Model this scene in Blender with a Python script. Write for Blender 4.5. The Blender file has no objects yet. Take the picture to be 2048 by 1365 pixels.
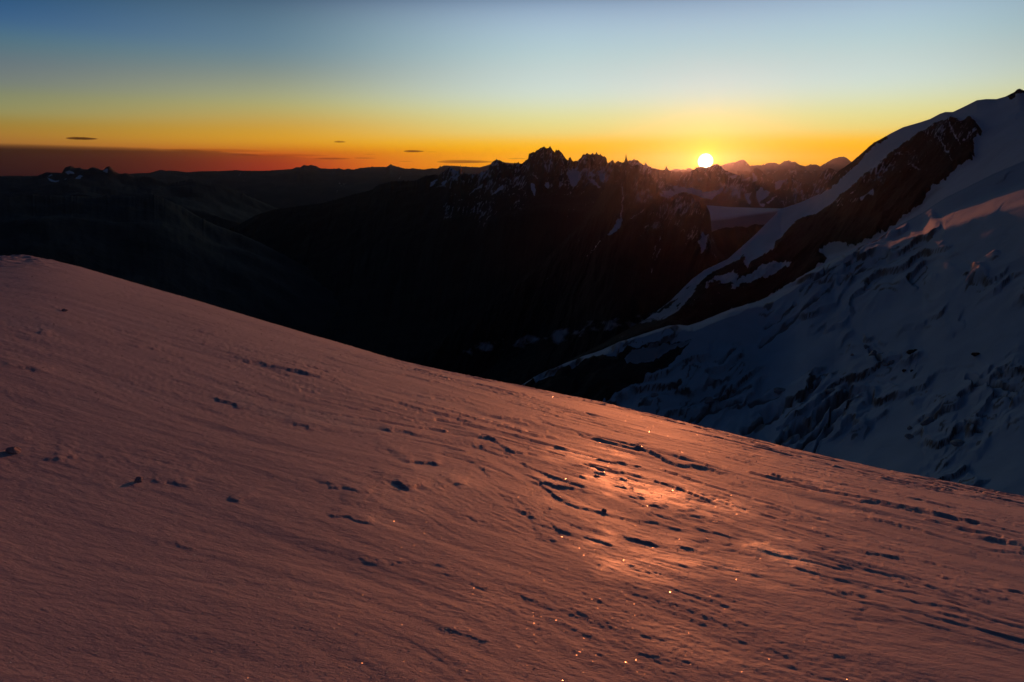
import bpy, math, random
import numpy as np
from mathutils import Vector, Matrix

random.seed(7)
rng = np.random.default_rng(7)
scene = bpy.context.scene
COL = scene.collection

# ------------------------------------------------------------------ camera
F, CX, CY = 1365.33, 1024.0, 682.67          # 24 mm lens on a 36 mm frame, picture 2048 x 1365
PITCH = math.atan((CY - 348.0) / F)          # the level line lies at y = 348
cam = bpy.data.cameras.new('camera'); cam.lens = 24; cam.sensor_width = 36
cam.clip_start = 0.05; cam.clip_end = 400000
camo = bpy.data.objects.new('camera', cam); COL.objects.link(camo)
camo.location = (0, 0, 0); camo.rotation_euler = (math.pi/2 - PITCH, 0, 0)
scene.camera = camo

scene.view_settings.view_transform = 'Standard'
scene.view_settings.look = 'None'
scene.view_settings.gamma = 1.0
scene.view_settings.exposure = 0.0
scene.view_settings.use_curve_mapping = False
cy = scene.cycles
cy.max_bounces = 4; cy.diffuse_bounces = 2; cy.glossy_bounces = 2; cy.transmission_bounces = 2
cy.volume_bounces = 0; cy.transparent_max_bounces = 16
cy.use_denoising = True
cy.sample_clamp_indirect = 4.0

def ray(u, v):
    """direction through a picture point, scaled to a horizontal length of 1"""
    x = (np.asarray(u, float) - CX)/F; y = -(np.asarray(v, float) - CY)/F
    cp, sp = math.cos(PITCH), math.sin(PITCH)
    X = x + 0*y; Y = cp + sp*y; Z = -sp + cp*y
    Y = Y + 0*X; Z = Z + 0*X
    h = np.hypot(X, Y)
    return np.stack([X/h, Y/h, Z/h], -1)

# ------------------------------------------------------------------ sun
SUN = ray(1411, 323); SUN = SUN/np.linalg.norm(SUN)
SUN_EL = math.asin(SUN[2]); SUN_AZ = math.atan2(SUN[0], SUN[1])      # azimuth from +Y towards +X
sl = bpy.data.lights.new('sun', 'SUN'); sl.energy = 1.7; sl.angle = math.radians(0.5)
sl.color = (1.0, 0.25, 0.082)
so = bpy.data.objects.new('sun', sl); COL.objects.link(so)
so.rotation_euler = Vector(tuple(-SUN)).to_track_quat('-Z', 'Y').to_euler()

# ------------------------------------------------------------------ node helpers
def N(nt, typ, **kw):
    n = nt.nodes.new(typ)
    for k, v in kw.items():
        if k.startswith('in_'):
            n.inputs[k[3:].replace('_', ' ')].default_value = v
        else:
            setattr(n, k, v)
    return n
def math_n(nt, op, a, b=None, c=None, clamp=False):
    n = nt.nodes.new('ShaderNodeMath'); n.operation = op; n.use_clamp = clamp
    for i, x in enumerate((a, b, c)):
        if x is None: continue
        if isinstance(x, (int, float)): n.inputs[i].default_value = x
        else: nt.links.new(x, n.inputs[i])
    return n.outputs[0]
def mixc(nt, f, a, b, blend='MIX'):
    n = nt.nodes.new('ShaderNodeMix'); n.data_type = 'RGBA'; n.blend_type = blend; n.clamp_factor = True
    for i, x in ((0, f), (6, a), (7, b)):
        if isinstance(x, (int, float)): n.inputs[i].default_value = x
        elif isinstance(x, tuple): n.inputs[i].default_value = (*x[:3], 1)
        else: nt.links.new(x, n.inputs[i])
    return n.outputs[2]
def s2l(c):
    c = np.asarray(c, float)/255
    return np.where(c <= .04045, c/12.92, ((c+.055)/1.055)**2.4)

# ------------------------------------------------------------------ sky
world = bpy.data.worlds.new('World'); scene.world = world; world.use_nodes = True
nt = world.node_tree; nt.nodes.clear()
out = N(nt, 'ShaderNodeOutputWorld'); bg = N(nt, 'ShaderNodeBackground')
tc = N(nt, 'ShaderNodeTexCoord'); sep = N(nt, 'ShaderNodeSeparateXYZ')
nt.links.new(tc.outputs['Generated'], sep.inputs[0])
el = math_n(nt, 'MULTIPLY', math_n(nt, 'ARCSINE', sep.outputs[2]), 180/math.pi)
# cosine of the azimuth difference to the sun
hl = math_n(nt, 'SQRT', math_n(nt, 'ADD', math_n(nt, 'MULTIPLY', sep.outputs[0], sep.outputs[0]),
            math_n(nt, 'ADD', math_n(nt, 'MULTIPLY', sep.outputs[1], sep.outputs[1]), 1e-6)))
cd = math_n(nt, 'DIVIDE', math_n(nt, 'ADD', math_n(nt, 'MULTIPLY', sep.outputs[0], math.sin(SUN_AZ)),
            math_n(nt, 'MULTIPLY', sep.outputs[1], math.cos(SUN_AZ))), hl)
daz = math_n(nt, 'MULTIPLY', math_n(nt, 'ARCCOSINE', math_n(nt, 'MINIMUM', cd, 1.0)), 180/math.pi)
EMAX = 90.0
def ramp(stops):
    r = N(nt, 'ShaderNodeValToRGB'); cr = r.color_ramp; cr.interpolation = 'B_SPLINE'
    while len(cr.elements) > 1: cr.elements.remove(cr.elements[-1])
    for i, (e, c) in enumerate(stops):
        p = (e/EMAX)**0.5
        if i == 0: x = cr.elements[0]; x.position = p
        else: x = cr.elements.new(p)
        x.color = (*[float(t) for t in c], 1)
    nt.links.new(math_n(nt, 'SQRT', math_n(nt, 'DIVIDE', math_n(nt, 'MAXIMUM', el, 0.0), EMAX)), r.inputs[0])
    return r.outputs[0]
ZEN = (0.003, 0.010, 0.024)
#SKYTABLE
SKY = {
 'sun':  [(0.0,(255,165,0)),(1.6,(255,200,0)),(2.4,(255,212,60)),(3.2,(253,222,130)),(4.5,(250,228,165)),(6.1,(225,225,205)),
          (7.8,(205,215,210)),(9.5,(185,205,210)),(12,(155,178,200)),(14.3,(130,160,185))],
 'mid':  [(0.0,(180,70,30)),(0.8,(190,85,38)),(1.6,(210,115,30)),(2.4,(225,160,45)),(3.6,(215,175,85)),(4.9,(195,185,125)),(6.1,(175,180,150)),
          (7.7,(150,165,160)),(9.3,(130,155,165)),(11.7,(110,135,155)),(14.0,(75,110,140))],
 'left': [(0.0,(112,62,48)),(1.2,(136,78,42)),(2.3,(168,118,50)),(3.2,(160,130,60)),(4.0,(150,142,90)),(5.0,(135,138,105)),(5.7,(122,130,118)),
          (7.0,(105,120,125)),(8.3,(85,115,130)),(9.6,(65,100,135)),(11.5,(50,90,125))],
}
GAIN = {'sun': [[1.0, 0.771, 0.02], [1.0, 0.771, 0.02], [1.0, 0.771, 0.02], [0.837, 0.903, 0.868], [0.793, 0.957, 0.853], [0.843, 0.992, 1.112], [0.905, 0.97, 0.988], [0.93, 1.016, 1.001], [1.079, 1.08, 1.138], [0.031, 0.161, 0.31]], 'mid': [[1.14, 0.446, 0.56], [1.14, 0.446, 0.56], [0.921, 0.487, 0.103], [1.112, 1.144, 0.596], [1.002, 0.828, 0.423], [0.929, 0.947, 0.757], [0.904, 0.888, 0.77], [0.732, 0.753, 0.781], [0.674, 0.775, 0.843], [0.724, 0.804, 0.805], [0.02, 0.08, 0.385]], 'left': [[0.987, 0.976, 1.072], [0.987, 0.976, 1.072], [0.987, 0.976, 1.072], [0.836, 0.896, 0.716], [0.865, 1.028, 1.189], [0.806, 0.88, 0.95], [0.81, 0.862, 1.029], [0.804, 0.82, 0.96], [0.726, 0.952, 0.933], [0.544, 0.77, 1.06], [0.098, 0.586, 0.743]]}
ramps = {}
for k, st in SKY.items():
    stops = [(e, s2l(c)*g) for (e, c), g in zip(st, GAIN[k])]
    top = stops[-1][1]
    for e, w in ((18, .35), (26, .08), (40, 0.0)):
        stops.append((e, top*w + np.array(ZEN)*(1-w)))
    stops.append((90, np.array(ZEN)))
    ramps[k] = ramp(stops)
far = ramp([(0, (0.022, 0.013, 0.026)), (6, (0.020, 0.017, 0.034)), (25, (0.010, 0.016, 0.030)), (90, ZEN)])
def mr(x, a, b, kind='LINEAR'):
    n = N(nt, 'ShaderNodeMapRange'); n.interpolation_type = kind
    nt.links.new(x, n.inputs[0]); n.inputs[1].default_value = a; n.inputs[2].default_value = b
    return n.outputs[0]
c = mixc(nt, mr(daz, 10, 36, 'SMOOTHSTEP'), ramps['sun'], ramps['mid'])
c = mixc(nt, mr(daz, 24, 58, 'SMOOTHSTEP'), c, ramps['left'])
c = mixc(nt, mr(daz, 53, 105), c, far)
# the physical sky adds its own faint share
sky = N(nt, 'ShaderNodeTexSky', sky_type='NISHITA', sun_disc=False, sun_elevation=SUN_EL, sun_rotation=SUN_AZ, altitude=4300)
c = mixc(nt, 1.0, c, mixc(nt, 1.0, sky.outputs[0], (0.0005, 0.0005, 0.0005), 'MULTIPLY'), 'ADD')
# the sun's disc and its aureole
dot = N(nt, 'ShaderNodeVectorMath', operation='DOT_PRODUCT')
nrm = N(nt, 'ShaderNodeVectorMath', operation='NORMALIZE'); nt.links.new(tc.outputs['Generated'], nrm.inputs[0])
nt.links.new(nrm.outputs[0], dot.inputs[0]); dot.inputs[1].default_value = tuple(SUN)
ang = math_n(nt, 'MULTIPLY', math_n(nt, 'ARCCOSINE', math_n(nt, 'MINIMUM', dot.outputs['Value'], 1.0)), 180/math.pi)
disc = math_n(nt, 'SUBTRACT', 1.0, mr(ang, 0.28, 0.64, 'SMOOTHSTEP'))
def glow(amp, sig, col, c):
    g = math_n(nt, 'MULTIPLY', math_n(nt, 'EXPONENT', math_n(nt, 'MULTIPLY', ang, -1/sig)), amp)
    m = N(nt, 'ShaderNodeVectorMath', operation='SCALE'); m.inputs[0].default_value = col
    nt.links.new(g, m.inputs['Scale'])
    return mixc(nt, 1.0, c, m.outputs[0], 'ADD')
c = glow(1.1, 0.60, (1.0, 0.62, 0.01), c)
c = glow(0.28, 2.0, (1.0, 0.38, 0.0), c)
c = mixc(nt, disc, c, (14.0, 11.0, 7.5))
nt.links.new(c, bg.inputs[0]); bg.inputs[1].default_value = 1.0
nt.links.new(bg.outputs[0], out.inputs[0])

# ------------------------------------------------------------------ noise
def _hash(ix, iy, seed):
    h = (ix.astype(np.int64)*374761393 + iy.astype(np.int64)*668265263 + seed*1442695041) & 0xffffffff
    h = ((h ^ (h >> 13))*1274126177) & 0xffffffff
    h = ((h ^ (h >> 15))*2246822519) & 0xffffffff
    return ((h ^ (h >> 16)) & 0xffff)/65535.0
def noise(x, y, seed=0):
    """gradient noise, about -1..1"""
    x = np.asarray(x, float); y = np.asarray(y, float)
    ix = np.floor(x); iy = np.floor(y); fx = x-ix; fy = y-iy
    sx = fx*fx*fx*(fx*(fx*6-15)+10); sy = fy*fy*fy*(fy*(fy*6-15)+10)
    def g(a, b):
        t = _hash(ix+a, iy+b, seed)*2*math.pi
        return np.cos(t)*(fx-a) + np.sin(t)*(fy-b)
    n0 = g(0, 0)*(1-sx) + g(1, 0)*sx
    n1 = g(0, 1)*(1-sx) + g(1, 1)*sx
    return (n0*(1-sy) + n1*sy)*1.5
def fbm(x, y, octv=5, seed=0, gain=0.5, lac=2.03):
    a, s, r = 1.0, 0.0, 0.0
    for o in range(octv):
        r = r + a*noise(x, y, seed+o*17); s += a
        a *= gain; x = x*lac+3.7; y = y*lac-1.3
    return r/s
def ridged(x, y, octv=5, seed=0, gain=0.5):
    a, s, r = 1.0, 0.0, 0.0
    for o in range(octv):
        r = r + a*(1-2*np.abs(noise(x, y, seed+o*23))); s += a
        a *= gain; x = x*2.07+1.7; y = y*2.07-4.1
    return r/s
def smooth(a, b, x):
    t = np.clip((np.asarray(x, float)-a)/(b-a), 0, 1); return t*t*(3-2*t)
def curve(pts):
    p = np.array(pts, float)
    return lambda u: np.interp(u, p[:, 0], p[:, 1])

# ------------------------------------------------------------------ mesh helpers
def grid_mesh(name, P, mat, attrs=None, wrap=False, smooth_shade=True):
    nu, nv = P.shape[0], P.shape[1]
    idx = np.arange(nu*nv).reshape(nu, nv)
    if wrap: idx = np.vstack([idx, idx[:1]])
    q = np.stack([idx[:-1, :-1], idx[1:, :-1], idx[1:, 1:], idx[:-1, 1:]], -1).reshape(-1, 4)
    # orient upwards
    A, B, C_ = P.reshape(-1, 3)[q[:, 0]], P.reshape(-1, 3)[q[:, 1]], P.reshape(-1, 3)[q[:, 3]]
    if np.median(np.cross(B-A, C_-A)[:, 2]) < 0: q = q[:, ::-1]
    me = bpy.data.meshes.new(name)
    me.vertices.add(nu*nv); me.vertices.foreach_set('co', P.astype(np.float32).ravel())
    me.loops.add(q.size); me.loops.foreach_set('vertex_index', q.astype(np.int32).ravel())
    me.polygons.add(len(q)); me.polygons.foreach_set('loop_start', np.arange(0, q.size, 4, dtype=np.int32))
    me.polygons.foreach_set('loop_total', np.full(len(q), 4, np.int32))
    me.update(calc_edges=True)
    me.polygons.foreach_set('use_smooth', np.full(len(q), smooth_shade))
    for k, a in (attrs or {}).items():
        at = me.attributes.new(k, 'FLOAT', 'POINT'); at.data.foreach_set('value', a.astype(np.float32).ravel())
    me.materials.append(mat)
    o = bpy.data.objects.new(name, me); COL.objects.link(o)
    return o
def structure(o): o['kind'] = 'structure'; return o

def poly_sd(U, V, pts, closed=True):
    """signed distance in picture units, > 0 inside (closed) or -distance (open line)"""
    p = np.array(pts, float); n = len(p)
    d = np.full(U.shape, 1e9); ins = np.zeros(U.shape, bool)
    rngi = range(n if closed else n-1)
    for i in rngi:
        a, b = p[i], p[(i+1) % n]
        ab = b-a; t = np.clip(((U-a[0])*ab[0] + (V-a[1])*ab[1])/(ab@ab + 1e-9), 0, 1)
        d = np.minimum(d, np.hypot(U-a[0]-t*ab[0], V-a[1]-t*ab[1]))
        if closed:
            cond = (a[1] > V) != (b[1] > V)
            xx = a[0] + (V-a[1])*(b[0]-a[0])/((b[1]-a[1]) if b[1] != a[1] else 1e-9)
            ins ^= cond & (U < xx)
    return np.where(ins, d, -d) if closed else -d

# ------------------------------------------------------------------ materials
def new_mat(name):
    m = bpy.data.materials.new(name); m.use_nodes = True
    nt = m.node_tree; b = nt.nodes['Principled BSDF']
    return m, nt, b
def mountain_mat(name, rock=(0.024, 0.021, 0.021), snow=(0.72, 0.78, 0.92), scale=1.0, edge=0.25):
    m, nt, b = new_mat(name)
    at = N(nt, 'ShaderNodeAttribute', attribute_name='snow')
    tc = N(nt, 'ShaderNodeTexCoord')
    mp = N(nt, 'ShaderNodeMapping'); mp.inputs['Scale'].default_value = (scale, scale, scale)
    nt.links.new(tc.outputs['Object'], mp.inputs[0])
    n1 = N(nt, 'ShaderNodeTexNoise'); n1.inputs['Scale'].default_value = 0.030; n1.inputs['Detail'].default_value = 8
    n1.inputs['Roughness'].default_value = 0.62
    nt.links.new(mp.outputs[0], n1.inputs['Vector'])
    n2 = N(nt, 'ShaderNodeTexNoise'); n2.inputs['Scale'].default_value = 0.006; n2.inputs['Detail'].default_value = 6
    nt.links.new(mp.outputs[0], n2.inputs['Vector'])
    s = math_n(nt, 'ADD', at.outputs['Fac'], math_n(nt, 'MULTIPLY', math_n(nt, 'SUBTRACT', n1.outputs[0], 0.5), edge*2))
    rp = N(nt, 'ShaderNodeMapRange'); rp.inputs[1].default_value = 0.42; rp.inputs[2].default_value = 0.58
    nt.links.new(s, rp.inputs[0])
    rc = mixc(nt, n2.outputs[0], tuple(x*0.55 for x in rock), tuple(x*1.5 for x in rock))
    sc = mixc(nt, math_n(nt, 'MULTIPLY', math_n(nt, 'SUBTRACT', n2.outputs[0], 0.35), 1.6, clamp=True), tuple(x*0.82 for x in snow), snow)
    du = N(nt, 'ShaderNodeAttribute', attribute_name='dirt_shade')       # debris and bare ice on the snow, plus some painted shade
    sc = mixc(nt, du.outputs['Fac'], sc, tuple(x*2.2 for x in rock))
    nt.links.new(mixc(nt, rp.outputs[0], rc, sc), b.inputs['Base Color'])
    b.inputs['Roughness'].default_value = 0.85; b.inputs['Specular IOR Level'].default_value = 0.12
    bp = N(nt, 'ShaderNodeBump'); bp.inputs['Strength'].default_value = 0.7; bp.inputs['Distance'].default_value = 6.0/scale
    nt.links.new(math_n(nt, 'SUBTRACT', 0.75, math_n(nt, 'MULTIPLY', rp.outputs[0], 0.6)), bp.inputs['Strength']); nt.links.new(n1.outputs[0], bp.inputs['Height']); nt.links.new(bp.outputs[0], b.inputs['Normal'])
    return m
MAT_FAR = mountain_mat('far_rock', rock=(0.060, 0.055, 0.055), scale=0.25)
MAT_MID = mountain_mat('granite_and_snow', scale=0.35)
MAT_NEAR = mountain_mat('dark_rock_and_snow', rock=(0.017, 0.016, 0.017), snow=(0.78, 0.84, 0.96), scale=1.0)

# ------------------------------------------------------------------ mountain sheets
SPIRES = [(1030,3.5),(1037,4),(1058,4),(1066,3),(1073,3),(1100,4),(1112,3.5),(1118,3),(1140,5),(1164,3.5),(1174,3),(1185,3.5),(1193,3),(1201,3),(1213,4),(1226,4.5),(1236,4),(1243,3.5),(1246,3),(1252,9),(1259,3),(1268,4),(1275,5),(1285,4),(1291,8),(1300,4),(1310,4),(1318,4),(1333,6),(1337,4),(1513,3),(1587,3)]
def jag(u, pts_curve, amp, freq, seed):
    """broken rock skyline on top of the traced one"""
    sp = np.clip(noise(u*0.33, u*0+seed, seed+11), 0, 1)**2.5*np.clip(noise(u*0.03, u*0, seed+12)+0.4, 0, 1)
    for su, sa in SPIRES:
        if amp > 1.4: sp = sp + sa*0.085*np.exp(-np.abs((u-su)/2.3)**1.2)/amp*1.5*(0.7 + 0.6*noise(su*3.3, 0.5))
    return pts_curve(u) - amp*7.0*sp - 0.8*amp*(ridged(u*freq, u*0+seed*3.1, 4, seed, 0.6)) - amp*0.5*noise(u*freq*3.3, u*0, seed+5)

def sheet(name, u, rows, mat, nvs, relief=None, radial=None, snow=None, dirt_shade=None, back=(0.10, 60), smooth_n=0, keep=False):
    """rows: from the crest down, each (v(u), D(u)); a flank falls away behind the crest"""
    nu = len(u)
    Vs = [np.asarray(r[0](u) if callable(r[0]) else np.full(nu, float(r[0]))) for r in rows]
    Ds = [np.asarray(r[1](u) if callable(r[1]) else np.full(nu, float(r[1]))) for r in rows]
    for i in range(1, len(Vs)): Vs[i] = np.maximum(Vs[i], Vs[i-1]+1.0)
    cols_v, cols_d, tt = [], [], []
    for i in range(len(rows)-1):
        n = nvs[i]
        for k in range(n):
            t = k/n
            cols_v.append(Vs[i]*(1-t)+Vs[i+1]*t); cols_d.append(Ds[i]*(1-t)+Ds[i+1]*t)
    cols_v.append(Vs[-1]); cols_d.append(Ds[-1])
    V = np.stack(cols_v, 1); D = np.stack(cols_d, 1)
    if smooth_n:
        k = np.hanning(smooth_n*2+3)[1:-1]; k /= k.sum()
        Dp = np.pad(D, ((0, 0), (smooth_n, smooth_n)), 'edge')
        D = np.stack([sum(k[j]*Dp[:, i+j] for j in range(len(k))) for i in range(D.shape[1])], 1)
    U = np.repeat(u[:, None], V.shape[1], 1)
    dep = V - V[:, :1]                            # how far below the crest
    env = smooth(0, 14, dep)
    if radial: D = D*(1 + radial(U, V, D)*env)
    P = ray(U, V)*D[..., None]
    if relief is not None: P[..., 2] += relief(P[..., 0], P[..., 1], U, V)*env
    # back flank
    bk = []
    for f, dv in ((1+back[0]*1.6, back[1]*3), (1+back[0], back[1]*1.3), (1+back[0]*0.4, back[1]*0.35)):
        Pb = ray(u, Vs[0])*(Ds[0]*f)[:, None]
        Pb[:, 2] = P[:, 0, 2] - dv*Ds[0]/F - 0.0*Pb[:, 2]
        bk.append(Pb)
    P2 = np.concatenate([np.stack(bk, 1), P], 1)
    def att(fn):
        a = fn(U, V, P) if fn else np.zeros(U.shape)
        return np.concatenate([np.repeat(a[:, :1], 3, 1), a], 1)
    o = grid_mesh(name, P2, mat, {'snow': att(snow), 'dirt_shade': att(dirt_shade)})
    structure(o)
    return (o, U, V, P) if keep else o

def lin(a, b): return np.arange(a, b+1e-6, 2.0)
def snow_from(polys=(), lines=(), base=0.0, jit=3.0, soft=6.0, seed=3, speck=0.0, speck_scale=0.05, fade=None, umin=-999):
    """closed patches and open couloirs [(points, width)], traced, with broken edges"""
    def fn(U, V, P):
        ju = U + jit*fbm(U*0.09, V*0.09, 3, seed)*2; jv = V + jit*fbm(U*0.09, V*0.09, 3, seed+9)*2
        s = np.full(U.shape, base)
        for p in polys: s = np.maximum(s, np.clip(0.5 + poly_sd(ju, jv, p)/soft, 0, 1))
        for p, w in lines:
            if isinstance(w, tuple): w, lv = w
            else: lv = 1.0
            s = np.maximum(s, lv*np.clip(0.5 + (poly_sd(ju, jv, p, False)+w*(0.7+0.6*fbm(U*0.05, V*0.05, 2, seed+4)))/soft, 0, 1))
        if speck:
            dv = (V - fade[0](U[:, 0])[:, None]) if fade else V*0
            k = (smooth(fade[2], fade[1], dv) if fade else 1.0)*smooth(umin, umin+60, U)
            sp = ridged(U*speck_scale+V*speck_scale*0.45, V*speck_scale*0.30-U*0.01, 5, seed+31, .6) + 0.55*fbm(U*0.018, V*0.022, 3, seed+37)
            s = np.maximum(s, np.clip(speck*1.25*sp*k, 0, 0.60))
        return s
    return fn

FLOOR = -3300.0
def floorv(D): return 348 + (-FLOOR/D)*F*1.02

def smf(c, k=60):
    def f(u):
        uu = np.arange(u[0]-200, u[-1]+201, 4.0); v = c(uu); n = int(k/4)*2+1
        w = np.hanning(n+2)[1:-1]; w /= w.sum()
        return np.interp(u, uu, np.convolve(np.pad(v, n//2, 'edge'), w, 'valid'))
    return f
# --- the far range along the horizon
far_pts = [(-260,350),(-60,347),(0,353),(61,353),(120,352),(200,351),(260,348.7),(301,346.6),(321,341),(333,343),(345,342.5),(362,344),(376,346),(396,344),
 (444,343),(471,341.5),(492,343),(530,342.5),(560,341),(585,339),(593,335),(600,336),(607,331.5),(613,332.5),(620,331),(632,333),(641,338),(671,339),(678,337.6),(689,341),
 (695,338),(707,340.6),(720,337),(744,335),(771,335),(777,333),(781,329),(785,331.5),(790,333),(810,338.6),(827,338),(847,340),(864,337.6),(873,338.6),(888,332),
 (910,333),(930,334.5),(959,335.7),(974,332),(985,328),(1010,326),(1060,330),(1200,336),(1300,340),(1340,342),(1351,339),(1371,340.5),(1375,337.5),(1381,337.5),(1390,342),(1405,344),(1424,342),(1446,331),
 (1458,327.5),(1471,325),(1480,321.5),(1486.6,320),(1492,324),(1500,333),(1513,331.5),(1524,332),(1538,327),(1549,326),(1558,330),(1569.5,324),(1577.5,322),(1584,325),(1590,324.5),
 (1599,331),(1612,334),(1621,330),(1632,330),(1640,334),(1655,325),(1668,318),(1680,315),(1686,314.6),(1693,316),(1700,323),(1720,332),(1900,335),(2100,330),(2300,335)]
u = lin(-260, 2300)
fc = curve(far_pts)
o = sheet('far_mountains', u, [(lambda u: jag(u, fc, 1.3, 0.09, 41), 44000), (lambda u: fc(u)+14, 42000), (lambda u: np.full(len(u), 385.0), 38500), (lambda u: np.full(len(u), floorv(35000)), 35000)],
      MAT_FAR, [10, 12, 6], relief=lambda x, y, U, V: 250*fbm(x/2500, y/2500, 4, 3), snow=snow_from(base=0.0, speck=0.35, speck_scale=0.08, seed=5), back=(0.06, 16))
# --- a second, nearer chain on the right part of the horizon
m2 = [(1240,352),(1400,352),(1446,346),(1480,343),(1520,344),(1545,345),(1560,340),(1580,338),(1600,342),(1625,344),(1650,340),(1675,343),(1700,340),(1760,345)]
u = lin(1240, 1760); c2 = curve(m2)
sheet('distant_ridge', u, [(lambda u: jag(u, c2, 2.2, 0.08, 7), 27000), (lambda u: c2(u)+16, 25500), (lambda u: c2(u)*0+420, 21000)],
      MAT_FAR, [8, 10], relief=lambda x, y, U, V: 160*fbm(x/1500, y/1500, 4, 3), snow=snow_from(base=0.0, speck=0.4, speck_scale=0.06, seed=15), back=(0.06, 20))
# --- rocky massif on the left with small snowfields
l2 = [(-260,372),(-100,362),(0,358),(14,355.5),(34,358),(55,358),(79,351),(92,346),(113,346.6),(125,347.6),(127,341),(130,337),(136,334.5),(140,333),(146,334),(150,337),(155,337.5),(159,336),(164,339),(170,340),(176,340),(180,337),(186,336),(194,338),
 (202,341),(208,341),(213,337),(219,335),(224,337.5),(229,342.5),(239,349),(256,351),(270,358),(280,359.6),(290,356),(308,359.6),(342,368),(362,363),(386,359),(403,363),(427,368),(458,377),(500,395),(560,420),(640,440),(700,450)]
u = lin(-260, 700); c3 = curve(l2)
snL = snow_from(polys=[[(149,357),(160,353),(166,355),(160,360),(150,360)], [(96,352),(104,350),(106,353),(98,355)], [(208,350),(218,348),(216,352),(207,353)],
      [(96,365),(120,368),(142,371),(120,372),(100,369)], [(50,370),(60,369),(58,372)], [(128,350),(150,349),(150,352),(135,353)]], jit=1.5, soft=3, speck=0.15, speck_scale=0.09, seed=8)
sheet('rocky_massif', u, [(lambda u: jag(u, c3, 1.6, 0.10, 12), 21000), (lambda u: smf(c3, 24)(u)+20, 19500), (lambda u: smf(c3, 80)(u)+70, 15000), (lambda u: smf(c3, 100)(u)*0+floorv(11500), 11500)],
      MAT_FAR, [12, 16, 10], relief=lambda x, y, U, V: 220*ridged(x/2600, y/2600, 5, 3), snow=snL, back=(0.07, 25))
# --- dark forested mountain below it
l3 = [(-300,410),(-100,400),(120,392),(220,396),(300,391),(349,394),(360,408),(369,418),(390,435),(410,448),(440,456),(461,459),(520,485),(620,540),(760,600),(860,640)]
u = lin(-300, 860); c4 = smf(curve(l3), 90); c4s = curve([(-300,400),(100,402),(300,440),(500,500),(860,640)])
sheet('dark_foothill', u, [(lambda u: jag(u, c4, 1.5, 0.03, 22), 11000), (lambda u: 0.5*c4(u)+0.5*c4s(u)+60, 8500), (lambda u: c4s(u)+260, 5200), (lambda u: c4s(u)+700, 3600)],
      MAT_FAR, [14, 20, 10], relief=lambda x, y, U, V: 130*ridged(x/1500, y/1500, 5, 13), snow=None, back=(0.12, 60))

# --- jagged granite massif in the middle
m1 = [(420,478),(478,450),(513,431),(547,421),(600,413),(649,407),(700,392),(744,381),(756,371),(770,368),(783,364),(795,363),(812,363.5),(834,362),(842,357),(851,353),(860,352),(869,350),(877,352),(884,346),(890,343),
 (896,337),(900,335),(908,340),(915,344),(919,340),(921,331),(923,340),(930,349),(945,350),(959,350),(964,343),(970,345),(976,340),(980.5,331),(985,325),(992.6,320),(1002,323),(1013,330),(1020,330),(1026,333),(1029,330),(1037,328),(1042,330),
 (1050,323),(1056,320),(1058,312),(1062,308),(1066,306),(1070,307),(1073,304),(1080,298),(1085,296),(1088,293.5),(1092,298),(1095,299),(1100,296),(1104,300),(1109,307),(1112,303),(1115,303),(1118,302),(1120,303.5),(1126,310),
 (1131,318),(1136,323),(1139,320),(1141,319),(1146,324),(1155,323),(1160,319),(1164,316),(1166,311.5),(1170,311),(1174,309),(1180,311),(1185,310),(1189,311),(1193,308),(1197,311),(1201,311),(1205,315),(1209,314),(1213,320),(1215,329),(1219,326),
 (1222,323),(1226,323.6),(1230,328),(1236,324),(1241,327),(1244,332),(1260,345),(1300,370),(1340,400)]
u = np.arange(420, 1340, 1.0); c5 = curve(m1)
snM = snow_from(polys=[
   [(1134,346),(1140,344),(1158,344),(1163,358),(1155,366),(1150,373),(1142,372),(1137,360)],          # hanging snowfield
   [(1062,369),(1068,371),(1072,382),(1071,391),(1067,389),(1061,377)],
   [(1178,358),(1186,360),(1196,368),(1203,373),(1198,375),(1186,368)], [(1195,350),(1206,346),(1210,356),(1207,368),(1200,362)],
   [(1177,346),(1184,344),(1190,354),(1184,356)],
   [(1088,372),(1098,366),(1097,378)], [(1006,377),(980,392),(994,378),(1006,368)], [(938,392),(945,380),(964,370),(967,367),(962,376),(948,382)],
   [(860,372),(862,362),(874,359),(868,368)], [(882,367),(893,361),(890,369),(884,373)], [(902,357),(912,351),(920,350),(910,359)],
   [(868,376),(892,372),(885,375)]],
   lines=[([(1008,372),(985,395),(990,410),(976,430),(966,455)], (1.5, .62)), ([(1084,300),(1090,330),(1094,350)], (2.0, .7)), ([(1104,304),(1100,330),(1096,345)], (2.5, .7)),
          ([(1121,306),(1128,330),(1124,350)], (1.5, .7)), ([(1170,318),(1172,335),(1166,345)], (3, .6)), ([(1188,316),(1187,335)], (2, .6)), ([(1205,320),(1208,345)], (2, .6)),
          ([(1166,345),(1172,372),(1160,395)], (1.2, .6)), ([(1040,395),(1052,402)], (1, .6)), ([(940,400),(958,392)], (1.5, .65)), ([(908,405),(925,398)], (2, .6)),
          ([(1050,330),(1060,345),(1075,358)], (3, .55)), ([(1060,430),(1062,450)], (1, .6))],
   jit=2.2, soft=3.5, speck=0.56, speck_scale=0.13, seed=18, fade=(c5, 18, 230), umin=840)
def ribs(freq, amp, seed, lean=0.25):
    return lambda U, V, D: -amp*ridged((U + lean*(V-340))*freq, V*freq*0.22, 5, seed, 0.55)
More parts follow.
